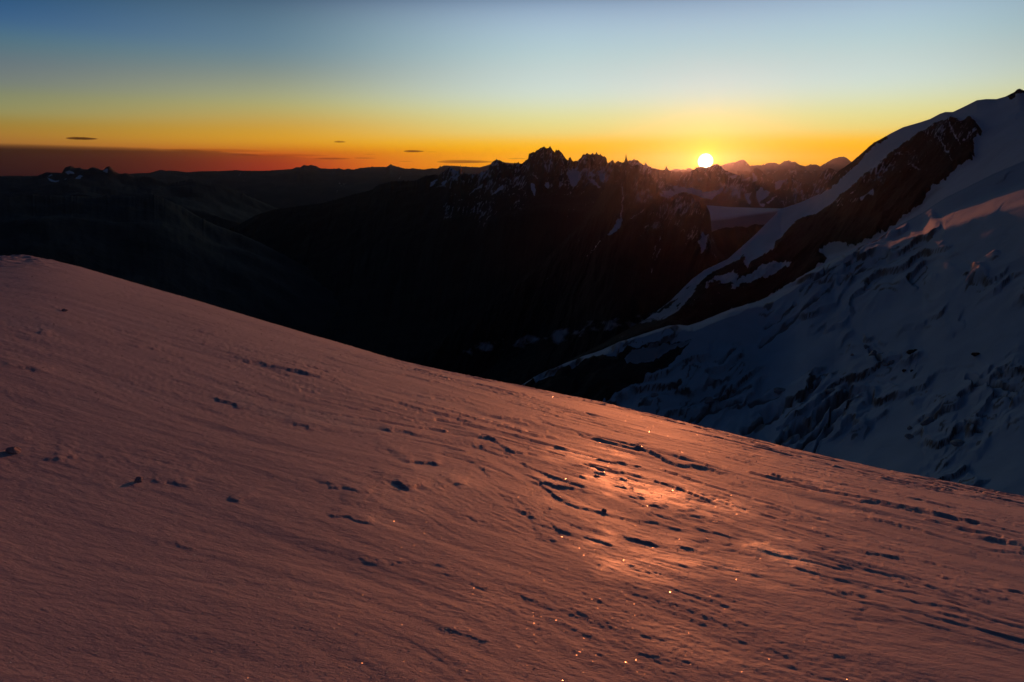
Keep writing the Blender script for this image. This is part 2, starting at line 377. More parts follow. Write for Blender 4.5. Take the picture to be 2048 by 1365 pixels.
sheet('jagged_massif', u, [(lambda u: jag(u, c5, 1.8, 0.12, 31), curve([(420,15000),(700,13500),(1000,11200),(1340,10000)])), (lambda u: 0.5*c5(u)+0.5*smf(c5, 30)(u)+32, curve([(420,14000),(700,12700),(1000,10700),(1340,9600)])),
      (lambda u: smf(c5, 60)(u)+112, curve([(420,12000),(700,11000),(1000,9000),(1340,8200)])), (lambda u: c5(u)*0+floorv(6500)*0+760, 5200)],
      MAT_MID, [26, 44, 40], radial=ribs(0.030, 0.012, 61), relief=lambda x, y, U, V: 40*fbm(x/400, y/400, 5, 3), snow=snM, back=(0.05, 40))
# --- the snowy ridge and peaks beyond, under the sun
m3 = [(1200,345),(1240,332),(1258,324),(1265,322),(1273,323),(1281,328),(1289,334),(1293,331),(1297,335),(1308,339),(1319,343),(1330,340.5),(1332,336),(1333,336),(1335,341),(1340,343),(1351,344.6),(1358,344),(1365,345),(1372,343.5),(1381,343.5),
 (1388,340),(1392,337),(1396,335.5),(1405,334.5),(1412,336),(1424,333),(1430,329.5),(1435,329.5),(1441.5,333),(1445,337),(1448,341),(1457,344),(1466,347.6),(1475,350),(1486,351),(1498,350),(1504,343),(1508,339),(1513,338),(1518,339),(1522,342),(1529,349),
 (1538,356.6),(1547,361),(1560,361.5),(1569.5,361),(1578.5,355.5),(1582,353),(1587,353),(1592,359),(1603,367),(1612,368),(1621,366),(1632,356.6),(1638,350),(1644,346.5),(1652,341),(1659,337.5),(1664,338),(1668,341),(1673,346.5),(1700,360),(1760,380)]
u = np.arange(1200, 1760, 1.0); c6 = curve(m3)
snB = snow_from(polys=[[(1322,384),(1340,380),(1358,388),(1350,394),(1330,393)], [(1345,372),(1380,376),(1410,384),(1440,378),(1455,368),(1440,386),(1424,400),(1405,396),(1372,388),(1350,384)],
   [(1482,364),(1492,357),(1502,353),(1498,359),(1488,363)], [(1549,363),(1568,361),(1562,375),(1552,384)], [(1513,385),(1520,375),(1540,385),(1530,400),(1518,406),(1512,398)], [(1519,412),(1554,392),(1548,400),(1525,413)],
   [(1488,388),(1503,385),(1498,400),(1505,412),(1495,405)], [(1600,382),(1606,380),(1606,386)], [(1588,376),(1592,378),(1592,384)], [(1460,352),(1474,352),(1470,358),(1458,357)], [(1505,348),(1510,346),(1514,360),(1508,366)]],
   lines=[([(1520,350),(1528,366),(1524,380)], (2, .6)), ([(1265,330),(1275,345),(1290,352)], (3, .55)), ([(1300,345),(1312,356)], (2, .6)), ([(1410,345),(1420,360)], (4, .5)), ([(1430,340),(1440,356)], (3, .5)), ([(1586,360),(1588,370)], (2, .6))],
   jit=2.0, soft=3.5, speck=0.56, speck_scale=0.13, seed=28, fade=(c6, 30, 90))
sheet('peaks_under_the_sun', u, [(lambda u: jag(u, c6, 1.5, 0.14, 33), curve([(1200,14500),(1450,14500),(1480,12500),(1760,12500)])), (lambda u: 0.5*c6(u)+0.5*smf(c6, 24)(u)+28, curve([(1200,13500),(1450,13600),(1480,11600),(1760,11800)])),
      (lambda u: c6(u)*0+405, curve([(1200,11600),(1440,11400),(1500,10000),(1760,9800)])), (lambda u: c6(u)*0+480, 8000)],
      MAT_MID, [26, 40, 12], radial=ribs(0.040, 0.010, 65), relief=lambda x, y, U, V: 35*fbm(x/400, y/400, 5, 3), snow=snB, back=(0.05, 40))
# --- the needle mountain with its thin spire
m4 = [(700,790),(800,735),(900,660),(1000,590),(1080,530),(1140,470),(1180,425),(1205,385),(1216,362),(1219.5,354),(1223,347),(1226,342),(1229,333),(1233,332),(1237,331),(1239,334),(1241,338),(1243,334),(1246,332),(1248,328),(1250,324.5),(1251.3,320),(1252,314.5),(1252.8,320),
 (1254.5,323),(1258.5,330),(1262,333),(1268,335),(1272,332),(1275,332.5),(1279,340.5),(1280,349),(1285,350),(1289,353),(1290.3,350),(1291,346),(1291.8,350),(1294,352),(1300,353),(1308,358),(1312,367),(1316,378),(1323,386),(1326,391.6),(1334,395),(1343,394),
 (1350,391),(1356,389),(1362,387),(1367,385),(1373,389),(1380,388),(1386,390),(1392,391),(1397,393),(1405,405),(1413,413),(1419.6,426.5),(1422,445),(1424,470),(1435,500),(1470,540)]
u = np.arange(700, 1470, 1.0); c7 = curve(m4)
snN = snow_from(polys=[[(1214,470),(1224,458),(1235,440),(1245,438),(1244,450),(1236,462),(1226,468),(1216,470)], [(1290,452),(1298,448),(1292,456)],
     [(1320,384),(1328,390),(1342,394),(1330,396),(1320,390)],
     [(1404,462),(1408,468),(1412,470),(1420,466),(1414,480),(1411,492),(1406,508),(1402,508),(1398,485),(1402,475)]],
   lines=[([(1244,375),(1246,400),(1243,425),(1240,445)], (2.2, .85)), ([(1289,385),(1291,400),(1294,412),(1280,424),(1262,438),(1250,448),(1225,466),(1205,480),(1192,492),(1174,510)], (1.6, .8)),
          ([(1232,480),(1234,495),(1233,515)], (1.5, .75)), ([(1340,418),(1345,432),(1335,452),(1322,475),(1310,500),(1300,530)], (1.8, .75)), ([(1320,500),(1308,525),(1302,545)], (3, .7)),
          ([(1160,418),(1178,404)], (1.5, .65)), ([(1205,408),(1222,402)], (1.5, .6)), ([(1200,490),(1192,500)], (1.5, .7)), ([(1118,430),(1123,440)], (1.5, .6)), ([(1132,450),(1130,470)], (1, .6)),
          ([(1150,456),(1148,466)], (1.2, .6)), ([(1042,548),(1052,536),(1062,530)], (3.5, .56)), ([(1360,400),(1366,420)], (1.5, .6)), ([(1380,405),(1386,430)], (1.2, .6)),
          ([(1030,640),(1055,620),(1090,600),(1120,583)], (5, .53)), ([(1290,640),(1330,610),(1345,590)], (4, .55)), ([(1370,510),(1378,470)], (1.0, .6))],
   jit=2.4, soft=3.5, speck=0.56, speck_scale=0.14, seed=38, fade=(c7, 60, 330))
def snN2(U, V, P):
    s = snN(U, V, P)
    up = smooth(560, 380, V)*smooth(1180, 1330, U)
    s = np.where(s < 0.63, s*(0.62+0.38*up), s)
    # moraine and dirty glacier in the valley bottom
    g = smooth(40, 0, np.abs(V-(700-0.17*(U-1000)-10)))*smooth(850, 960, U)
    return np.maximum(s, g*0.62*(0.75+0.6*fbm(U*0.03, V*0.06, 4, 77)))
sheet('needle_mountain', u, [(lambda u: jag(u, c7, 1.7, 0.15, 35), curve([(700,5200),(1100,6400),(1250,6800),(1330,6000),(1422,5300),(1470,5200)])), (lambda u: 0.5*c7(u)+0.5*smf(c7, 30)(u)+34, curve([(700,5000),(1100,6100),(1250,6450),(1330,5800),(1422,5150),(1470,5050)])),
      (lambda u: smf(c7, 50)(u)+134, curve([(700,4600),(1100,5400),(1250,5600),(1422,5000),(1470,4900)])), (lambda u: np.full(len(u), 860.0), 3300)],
      MAT_MID, [26, 60, 90], radial=ribs(0.036, 0.016, 71, 0.35), relief=lambda x, y, U, V: 30*fbm(x/250, y/250, 5, 3), snow=snN2, dirt_shade=lambda U, V, P: smooth(520, 600, V)*0.45, back=(0.05, 50))

# --- snow saddle
u = np.arange(1392, 1680, 1.5)
top = curve([(1392,411),(1415,411),(1457,414.5),(1525,416.6),(1563,417.5),(1600,418),(1680,420)])
mid = curve([(1392,442),(1417,440),(1457,437),(1491,430),(1536,424),(1563,420),(1680,424)])
def relS(x, y, U, V): return 6*fbm(x/300, y/300, 4, 3) + 12*ridged(x/200, y/200, 5, 4)*smooth(455, 475, V)
def snS(U, V, P):
    edge = np.interp(U, [1392,1440,1470,1500,1560,1620,1680], [470,458,456,452,446,440,430]) + 6*fbm(U*0.06, V*0.06, 4, 91)
    return np.clip(0.5 + (edge-V)/7, 0.0, 1)
sheet('snow_saddle', u, [(top, 7200), (mid, 6400), (lambda u: mid(u)+22, 6280), (lambda u: mid(u)*0+560, 5700)], MAT_NEAR, [16, 14, 50],
      radial=lambda U, V, D: -0.012*ridged(U*0.04, V*0.012, 4, 5)*smooth(446, 470, V), relief=relS, snow=snS, dirt_shade=lambda U, V, P: 0.55*smooth(0, 5, V-mid(U)), back=(0.05, 20))  # wall under the lit shelf: its shade is painted in by darker colour

# --- big snow mountain on the right
mr_ = [(1040,775),(1100,745),(1150,715),(1200,690),(1240,667),(1290,640),(1320,618),(1340,603),(1385,558),(1410,540),(1455,519),(1480,497),(1510,470),(1540,440),(1562,418),(1602,405),(1635,390),(1650,380),(1656,366),(1674,345),(1690,334),(1704,324),(1728,303),(1740,292),(1749,285),(1761,279),(1782,267),(1806,255),(1839,245.5),
 (1860,238.6),(1880,228),(1890.6,224.5),(1905.6,224.5),(1926.7,214.6),(1953.7,201),(1971.7,198.7),(1993,198.7),(2011,193.6),(2020,189),(2029,184.5),(2034,179.5),(2039,177.6),(2048,181.5),(2070,186),(2120,180),(2260,150)]
u = np.arange(1040, 2260, 1.75); c8 = curve(mr_)
rock_face = [(1965,264),(1957,256),(1948,246),(1939,237),(1933,238),(1930,243),(1921,246),(1913,240),(1906,237),(1894,235.6),(1888,243),(1866,249),(1851,262),(1833,268),(1815,283),(1788,300),(1770,318),(1755,333),(1740,342),(1722,357),(1704,375),(1686,387),(1668,405),
  (1650,420),(1629,432),(1605,437),(1584,447),(1574,460),(1562,476),(1551,484),(1545,500),(1530,512),(1515,520),(1500,527),(1493,540),(1489,527),(1488,512),(1478,522),(1462,530),(1440,540),(1420,548),(1405,562),(1385,590),(1355,625),(1320,650),(1260,675),(1180,705),(1120,735),(1040,800),(1200,900),
  (1400,900),(1400,646),(1454,625),(1517,606),(1564,581),(1615,549),(1655,520),(1640,508),(1646,493),(1668,485),(1700,489),(1720,488),(1752,474),(1775,460),(1800,440),(1845,405),(1855,384),(1887,360),(1905,342),(1927,330),(1944,321),(1949,300),(1945,285),(1958,275)]
crest_rock = [(1640,388),(1656,360),(1674,340),(1704,318),(1728,298),(1749,280),(1772,268),(1775,276),(1760,286),(1745,296),(1728,313),(1712,334),(1690,352),(1668,372),(1650,384)]
peak_rock = [(2014,196),(2024,186),(2038,170),(2052,176),(2062,190),(2050,190),(2038,186),(2030,194),(2018,201)]
low_rock_left = [(1000,900),(1040,775),(1100,747),(1150,717),(1200,692),(1240,669),(1290,642),(1320,618),(1352,600),(1384,566),(1360,612),(1310,650),(1240,690),(1100,780)]  # bare rock along the lower left crest
patches = [[(1394,579),(1425,567),(1440,558),(1466,547),(1469,556),(1480,558),(1469,570),(1442,573),(1434,566),(1410,575)],
  [(1460,588),(1469,570),(1504,550),(1530,532),(1551,526),(1583,532),(1551,553),(1516,564),(1484,573),(1469,585)],
  [(1293,634),(1346,611),(1363,585),(1410,547),(1434,532),(1412,550),(1381,590),(1352,617),(1340,632),(1310,640)],
  [(1150,655),(1220,642),(1290,632),(1330,622),(1340,640),(1300,648),(1240,652),(1180,662)]]
faceline = [([(1894,240),(1900,262),(1908,280),(1915,292)], (1.6, .8)), ([(1872,280),(1880,290),(1892,312),(1904,330)], (1.8, .8)), ([(1853,288),(1872,294)], (2, .7)), ([(1790,308),(1806,318)], (2.5, .6)), ([(1824,336),(1840,345)], (2.5, .6)),
  ([(1720,406),(1732,400),(1745,392)], (3.5, .66)), ([(1700,398),(1710,392)], (2, .66)), ([(1735,355),(1750,350)], (1.6, .6)), ([(1765,385),(1772,396)], (1.3, .6)), ([(1845,270),(1850,282)], (1.4, .6))]
rockspeck = snow_from(lines=faceline, base=0.0, jit=1.6, soft=3.0, speck=0.52, speck_scale=0.13, seed=48, fade=(c8, 60, 190))
def snR(U, V, P):
    ju = U + 9*fbm(U*0.07, V*0.07, 5, 101, .6); jv = V + 9*fbm(U*0.07, V*0.07, 5, 105, .6)
    s = np.ones(U.shape)
    low = (U < 1560)
    for pl in (rock_face, crest_rock, peak_rock, low_rock_left):
        s = np.minimum(s, np.clip(0.5 - poly_sd(ju, jv, pl)/4, 0, 1))
    s = np.where(low & (V > 640), 0, s)
    rs = rockspeck(U, V, P)*np.where(V < 420, 1, 0.72)
    s = np.maximum(s, rs*smooth(0, 8, V-c8(U)))
    for pl in patches[:2]:
        s = np.maximum(s, np.clip(0.5 + poly_sd(ju, jv, pl)/4, 0, 1))
    s = np.maximum(s, np.clip(0.5 + poly_sd(ju, jv, patches[2])/5, 0, 1)*0.75)
    s = np.maximum(s, np.clip(0.5 + poly_sd(ju, jv, patches[3])/9, 0, 1)*0.52)
    return s
def dirShadeR(U, V, P):
    d = 0.25*smooth(540, 620, V)*(U < 1480)
    sh = poly_sd(U, V, [(1890,372),(1860,398),(1840,420),(1790,455),(1750,482),(1700,500),(1640,520),(1640,480),(1720,480),(1780,455),(1840,400),(1870,375)])  # strip of shaded snow, the shade painted into its colour
    return np.clip(d + 0.30*smooth(-2, 6, sh), 0, 1)
fpd = lambda U, V: smooth(-6, 10, poly_sd(U, V, rock_face))
fp_cache = {}
def relR(x, y, U, V):
    f = fp_cache.setdefault('f', fpd(U, V))
    return f*30*ridged(x/150, y/150, 6, 51, 0.62) + 9*fbm(x/300, y/300, 4, 3) + 2.5*ridged(x/45, y/45, 4, 9)
Dc = curve([(1040,3300),(1300,4000),(1455,4600),(1562,5000),(1656,4700),(1749,4300),(1890,3900),(2048,3600),(2260,3300)])
Dm = lambda u: Dc(u)*0.93
gl_crest = [(1040,775),(1050,768),(1082,749),(1143,722),(1164,714),(1205,700),(1235,686),(1264,676),(1300,664),(1337,652),(1360,650),(1375,652),(1400,644),(1454,621.5),(1485,612),(1517,602.5),(1540,592),(1564,577),(1590,562),(1615,545.6),(1669,517),(1704,501),(1758,474.5),(1800,450.5),(1845,426),(1890,396),(1915,384),
  (1957,363),(1987,348),(2011,338),(2048,322),(2120,290),(2260,235)]
gc = curve(gl_crest)
sheet('snow_mountain', u, [(lambda u: c8(u) - 0.6*noise(u*0.2, u*0, 3)*(u < 1760), Dc), (lambda u: np.minimum(smf(c8, 60)(u)+42, smf(c8, 60)(u)*0.6+gc(u)*0.4), Dm), (lambda u: smf(c8, 90)(u)*0.35+smf(gc, 40)(u)*0.65, lambda u: Dc(u)*0.83), (lambda u: gc(u)+45, lambda u: Dc(u)*0.70)],
      MAT_NEAR, [34, 70, 60], radial=lambda U, V, D: -0.020*ridged((U+0.9*V)*0.018, (V-0.6*U)*0.007, 5, 57)*fp_cache.setdefault('f', fpd(U, V)), relief=relR, snow=snR, dirt_shade=dirShadeR, back=(0.08, 40), smooth_n=8)

# ------------------------------------------------------------------ glacier with its icefall
u = np.arange(1040, 2260, 1.7)
island = [(1384,682),(1346,690),(1293,698),(1264,705),(1252,704),(1243,715),(1205,715),(1185,722),(1164,728),(1143,743),(1120,752),(1088,762),(1040,790),(1040,900),(1200,900),(1205,809),(1255,784),(1293,761),(1331,740),(1360,711)]
grey_snow = [(1264,708),(1300,700),(1346,692),(1384,683),(1365,698),(1330,715),(1290,728),(1255,734),(1250,722)]
crevs = [  # (points, half width, depth m, side wall up?)
 ([(1700,784),(1690,800),(1660,818),(1630,838),(1600,862),(1560,890)], 11, 9),
 ([(1725,790),(1690,800),(1672,815),(1640,845),(1600,880),(1570,905)], 6, 7),
 ([(1722,802),(1696,815),(1692,828),(1668,846),(1640,866),(1612,890),(1600,905)], 4.5, 7),
 ([(1665,862),(1640,880),(1628,905)], 3, 5),
 ([(1580,812),(1550,830),(1520,852),(1495,870)], 12, 8),
 ([(1640,765),(1620,785),(1600,810)], 5, 8), ([(1560,795),(1530,805),(1500,812)], 7, 5), ([(1480,808),(1440,815),(1405,830),(1375,850)], 8, 6),
 ([(1500,780),(1460,790),(1420,800)], 6, 5), ([(1935,762),(1965,772),(2005,776),(2048,780)], 6, 8), ([(1990,795),(2030,802)], 3, 4),
 ([(1740,700),(1748,715),(1760,730)], 5, 6), ([(1655,590),(1610,625),(1560,660),(1520,690)], 5, 5), ([(1590,612),(1560,640),(1530,655)], 4, 5),
 ([(1700,530),(1640,560),(1600,585)], 4, 5), ([(1760,520),(1720,548),(1680,575)], 4, 6), ([(1380,735),(1400,745)], 1.6, 3), ([(1395,725),(1415,740)], 1.4, 3), ([(1455,770),(1440,790),(1420,800)], 4, 6),
 ([(1470,702),(1440,735)], 3, 4), ([(1930,850),(1960,865)], 3, 4), ([(1725,500),(1790,462)], 3, 4)]
steps = {}
def relG(x, y, U, V):
    # flow-aligned coordinates: the glacier comes down from the upper right
    a = math.radians(32); px = U*math.cos(a) - V*math.sin(a); py = U*math.sin(a) + V*math.cos(a)
    wx = px + 22*fbm(U*0.010, V*0.010, 3, 201); wy = py + 16*fbm(U*0.010, V*0.010, 3, 205) + 3*fbm(U*0.06, V*0.06, 3, 207)
    zone = smooth(-0.08, 0.30, fbm(U*0.006, V*0.008, 3, 231) + 0.28*smooth(60, 0, np.abs((V-800)-0.0*(U-1500))/2) + 0.28*smooth(120, 0, np.abs(V-(1130-0.31*U)+40)) - 0.25*smooth(1800, 1950, U)*smooth(640, 520, V))
    # ice cliffs: a saw-tooth of terraces whose faces look down the valley
    h = -wy*0.016 + fbm(wx*0.0045, wy*0.012, 4, 211, 0.5)*2.1
    f = h-np.floor(h); face = smooth(0.0, 1.0, np.clip(f/0.13, 0, 1))
    saw = face - f
    h2 = -wy*0.05 + fbm(wx*0.014+9, wy*0.035, 3, 215, 0.5)*1.7
    f2 = h2-np.floor(h2); saw2 = smooth(0.0, 1.0, np.clip(f2/0.28, 0, 1)) - f2
    steps['face'] = ((f > 0.01) & (f < 0.12))*zone*smooth(-0.3, 0.2, fbm(wx*0.02, wy*0.03, 3, 241)) + 0.8*((f2 > 0.04) & (f2 < 0.24))*smooth(0.55, 0.9, zone)*smooth(0.0, 0.3, fbm(wx*0.02+7, wy*0.03, 3, 245))
    z = (11.0*saw + 2.0*saw2*smooth(0.6, 1, zone))*(0.05+0.95*zone) + 9*fbm(px*0.004, py*0.010, 3, 221) + 0.8*fbm(wx*0.04, wy*0.12, 4, 225)*(0.4+zone)
    z += 1.6*ridged(wx*0.10, wy*0.16, 4, 227)*zone*np.exp(-((f-0.06)/0.16)**2)
    sc = np.hypot(x, y)/1100.0
    z = z*np.clip(sc, 0.45, 1.4)
    for i, (p, w, dpt) in enumerate(crevs):
        ju = U + 3.5*fbm(U*0.05, V*0.05, 3, 300+i); jv = V + 3.5*fbm(U*0.05, V*0.05, 3, 340+i)
        d = -poly_sd(ju, jv, p, False)/np.clip(0.8 + 1.6*fbm(U*0.025, V*0.025, 2, 380+i), 0.25, 1.5)
        z -= (1.7 if i < 5 else 1.0)*dpt*np.clip(sc, .45, 1.4)*smooth(w*1.15, w*0.45, d)
        z += 0.25*dpt*np.clip(sc, .45, 1.4)*np.exp(-((d-w*1.6)/(w*0.7))**2)
    # rocks of the island
    z += 14*ridged(x/90, y/90, 5, 251)*smooth(-2, 10, poly_sd(U, V, island))
    return z
def snG(U, V, P):
    ju = U + 4*fbm(U*0.09, V*0.09, 4, 261); jv = V + 4*fbm(U*0.09, V*0.09, 4, 265)
    s = np.clip(0.5 - poly_sd(ju, jv, island)/4, 0, 1)
    s = np.maximum(s, np.clip(0.5 + poly_sd(ju, jv, grey_snow)/4, 0, 1))
    s = np.maximum(s, np.clip(0.5 + (1.8 + poly_sd(ju, jv, [(1300,738),(1292,748),(1296,752)], False))/2, 0, 1))
    s = np.maximum(s, 0.44*smooth(1250, 1330, U)*smooth(715, 740, V) + 0.0)*1.0
    s = np.where(poly_sd(U, V, island) > 3, np.minimum(s, np.where(poly_sd(U, V, grey_snow) > -4, 1, 0.40)), s)
    # scattered stones on the strip
    st = noise(U*0.16, V*0.24, 271)*smooth(1180, 1240, U)*smooth(1350, 1300, U)
    return np.where((st > 0.62) & (V < 700), 0.3, s)
def dirShadeG(U, V, P):
    # cliffs of bare grey ice: steep ground
    dz = np.gradient(P[..., 2], axis=1); dh = np.abs(np.gradient(np.hypot(P[..., 0], P[..., 1]), axis=1))+1e-3
    dzu = np.gradient(P[..., 2], axis=0); dhu = np.hypot(np.gradient(P[..., 0], axis=0), np.gradient(P[..., 1], axis=0))+1e-3
    tx = np.abs(dz)/dh; tu = np.abs(dzu)/dhu
    d = np.clip(0.95*steps['face'] + 0*tx + 0*tu, 0, 0.92)*smooth(0, 12, V-gc(U[:, 0])[:, None])
    g = 0.45*smooth(-3, 3, poly_sd(U, V, grey_snow))
    for p, w, _ in crevs:
        d = np.maximum(d, 0.72*smooth(w*1.0, w*0.6, -poly_sd(U + 3*fbm(U*.05, V*.05, 3, 7), V + 3*fbm(U*.05, V*.05, 3, 8), p, False)/np.clip(0.75 + 1.6*fbm(U*0.03, V*0.03, 2, 381), 0.2, 1.4)))  # crevasse grooves: bare ice, with their shade painted in as well
    return np.clip(np.maximum(d, g), 0, 0.92)
Gc = curve([(1040,1500),(1200,1550),(1375,1700),(1517,1900),(1669,2000),(1845,1950),(2048,1800),(2260,1600)])
MAT_GL = mountain_mat('glacier_snow_and_ice', rock=(0.050, 0.042, 0.038), snow=(0.48, 0.63, 0.80), scale=3.0, edge=0.18)
o1 = curve([(1040,10),(1680,12),(1800,24),(1900,34),(2048,45),(2260,62)]); o2 = curve([(1040,14),(1680,18),(1800,38),(1900,62),(2048,84),(2260,112)])
gl, GU, GV, GP = sheet('glacier', u, [(lambda u: gc(u) - 0.8*noise(u*0.05, u*0, 77), Gc), (lambda u: gc(u)+o1(u), lambda u: Gc(u)*0.955), (lambda u: gc(u)+o2(u), lambda u: Gc(u)*(0.955-0.0042*(o2(u)-o1(u)))), (lambda u: gc(u)+190, lambda u: Gc(u)*0.70), (lambda u: gc(u)*0+1080, lambda u: 600+0*u)],
      MAT_GL, [30, 26, 84, 190], relief=relG, snow=snG, dirt_shade=dirShadeG, back=(0.10, 45), smooth_n=7, keep=True)

# ------------------------------------------------------------------ valley ground, out to the horizon
xs = np.linspace(-46000, 46000, 120); ys = np.concatenate([np.linspace(-3000, 48500, 90)])
X, Y = np.meshgrid(xs, ys, indexing='ij')
Z = FLOOR + 40*fbm(X/3000, Y/3000, 3, 4)
valley = structure(grid_mesh('valley_ground', np.stack([X, Y, Z], -1), MAT_FAR, {'snow': X*0, 'dirt_shade': X*0}))

# ------------------------------------------------------------------ foreground snow slope
H = 1.6
edge_px = [(-900,720),(-500,580),(-250,530),(-80,516),(0,514.5),(30,513),(60,515),(110,523),(155,534),(200,547),(300,576),(400,605),(500,635),(600,665),(700,695),(800,725),(900,748),(1000,768),(1100,788),(1200,808),(1300,831),(1400,855),(1500,880),(1600,905),(1700,928),(1800,950),(1924,974),(2048,998),(2300,1042),(2700,1105),(3200,1180)]
ep = np.array(edge_px, float)
ue = np.arange(-900, 3200, 10.0); ve = np.interp(ue, ep[:, 0], ep[:, 1])
ke = np.hanning(13)[1:-1]; ke /= ke.sum(); ve = np.convolve(np.pad(ve, 5, 'edge'), ke, 'valid')
de = ray(ue, ve); az_e = np.arctan2(de[:, 0], de[:, 1]); t_e = -de[:, 2]
ms = (ue > 100) & (ue < 2100)                            # the general tilt of the slope
(gx, gy), *_ = np.linalg.lstsq(np.stack([np.sin(az_e[ms]), np.cos(az_e[ms])], 1), t_e[ms], rcond=None)
print('tilt', gx, gy, [round(float(np.interp(math.radians(q), az_e, t_e) - gx*math.sin(math.radians(q)) - gy*math.cos(math.radians(q))), 3) for q in range(-45, 46, 10)])
def tdel(phi, r=1e3):
    pl = gx*np.sin(phi) + gy*np.cos(phi)
    t = np.interp(phi, az_e, t_e)
    w = smooth(math.radians(48), math.radians(75), np.abs(phi))
    w = np.maximum(w, smooth(16, 3, r))
    return t*(1-w) + pl*w
def Rof(phi): return 14.0 + 3.5*np.exp(-((phi+math.radians(48))/math.radians(26))**2) + 4*smooth(math.radians(60), math.radians(140), np.abs(phi))
def base_z(phi, r):
    R = Rof(phi); c = H/R**2; a = tdel(phi, r) - 2*H/R
    return -H - a*r - c*r*r
def hit(uv):
    """where a picture point falls on the smooth slope"""
    d = ray(uv[0], uv[1]); phi = math.atan2(d[0], d[1]); T = -d[2]
    R = Rof(phi); c = H/R**2; r = R
    for _ in range(6):
        a = tdel(phi, r) - 2*H/R
        q = (T-a)**2 - 4*c*H
        r = R if q < 0 else ((T-a) - math.sqrt(q))/(2*c)
    return np.array([r*math.sin(phi), r*math.cos(phi)]), r

ph = np.concatenate([np.radians(np.linspace(-180, -45, 50, endpoint=False)), np.radians(np.linspace(-45, 44, 1010)), np.radians(np.linspace(44, 180, 50))[1:-1]])
inv = np.concatenate([1/np.geomspace(0.05, 1.65, 36)[:-1], np.linspace(1/1.65, 1/6.0, 450), 1/np.linspace(6.04, 17.5, 260), 1/np.geomspace(17.6, 70, 60), 1/np.geomspace(74, 420, 24)])
rr = 1/inv
PH, RR = np.meshgrid(ph, rr, indexing='ij')
X = RR*np.sin(PH); Y = RR*np.cos(PH)
Z = base_z(PH, RR)
# wind-carved relief, its grain turning gently across the slope
ang = np.radians(-2 - 22*smooth(-12, 9, X))
ca, sa = np.cos(ang), np.sin(ang)
wx = X + 0.5*fbm(X*0.35, Y*0.35, 2, 401); wy = Y + 0.5*fbm(X*0.35, Y*0.35, 2, 405)
A_ = wx*ca + wy*sa; B_ = -wx*sa + wy*ca
lod = lambda s: smooth(0.0, 1.0, np.clip(s*420/RR - 0.3, 0, 1))       # fade what is finer than the mesh far away
rel = 0.028*fbm(A_*0.16, B_*0.42, 3, 411)
rel += 0.009*fbm(A_*0.55, B_*1.9, 3, 415)
sr = fbm(A_*0.9+4, B_*4.2, 3, 419)
rel += 0.0045*(np.abs(sr)**0.7*np.sign(sr))*lod(0.3)
# layered wind crust: connected steps whose lips run with the grain
def terr(h, lip):
    f = h-np.floor(h); return np.floor(h) + smooth(0, 1, np.clip(f/lip, 0, 1)) - h
zoneA = smooth(-0.45, 0.15, fbm(X*0.10+5, Y*0.16, 3, 431) + 0.45*smooth(-5, 2, X) - 0.22)
grow = np.clip(RR/7.5, 0.16, 1.5); lipw = 0.055 + 0.16*smooth(5.5, 3.0, RR)
h1 = fbm(A_*0.30+14, B_*1.25, 5, 423, 0.55)*3.1 + 0.10*B_
h2 = fbm(A_*0.85+3, B_*3.2, 4, 427, 0.55)*2.2
h3 = fbm(A_*2.4+3, B_*8.0, 3, 429, 0.55)*1.8
rel += grow*(0.030*terr(h1, lipw)*zoneA*smooth(-0.3, 0.25, fbm(A_*0.25, B_*0.8, 3, 433)) + 0.014*terr(h2, lipw+0.035)*smooth(-0.15, 0.3, fbm(X*0.3, Y*0.4, 3, 435))*(0.35+0.65*zoneA) + 0.0035*terr(h3, 0.16)*smooth(-0.1, 0.3, fbm(X*0.7, Y*0.9, 3, 439)))
patch = smooth(-0.15, 0.4, fbm(X*0.5, Y*0.7, 3, 437))
rel += 0.0030*fbm(A_*7, B_*13, 3, 441)*lod(0.09)*(0.5+patch)
rel += 0.0022*fbm(X*26, Y*34, 2, 445)*lod(0.03)*(0.3+patch)

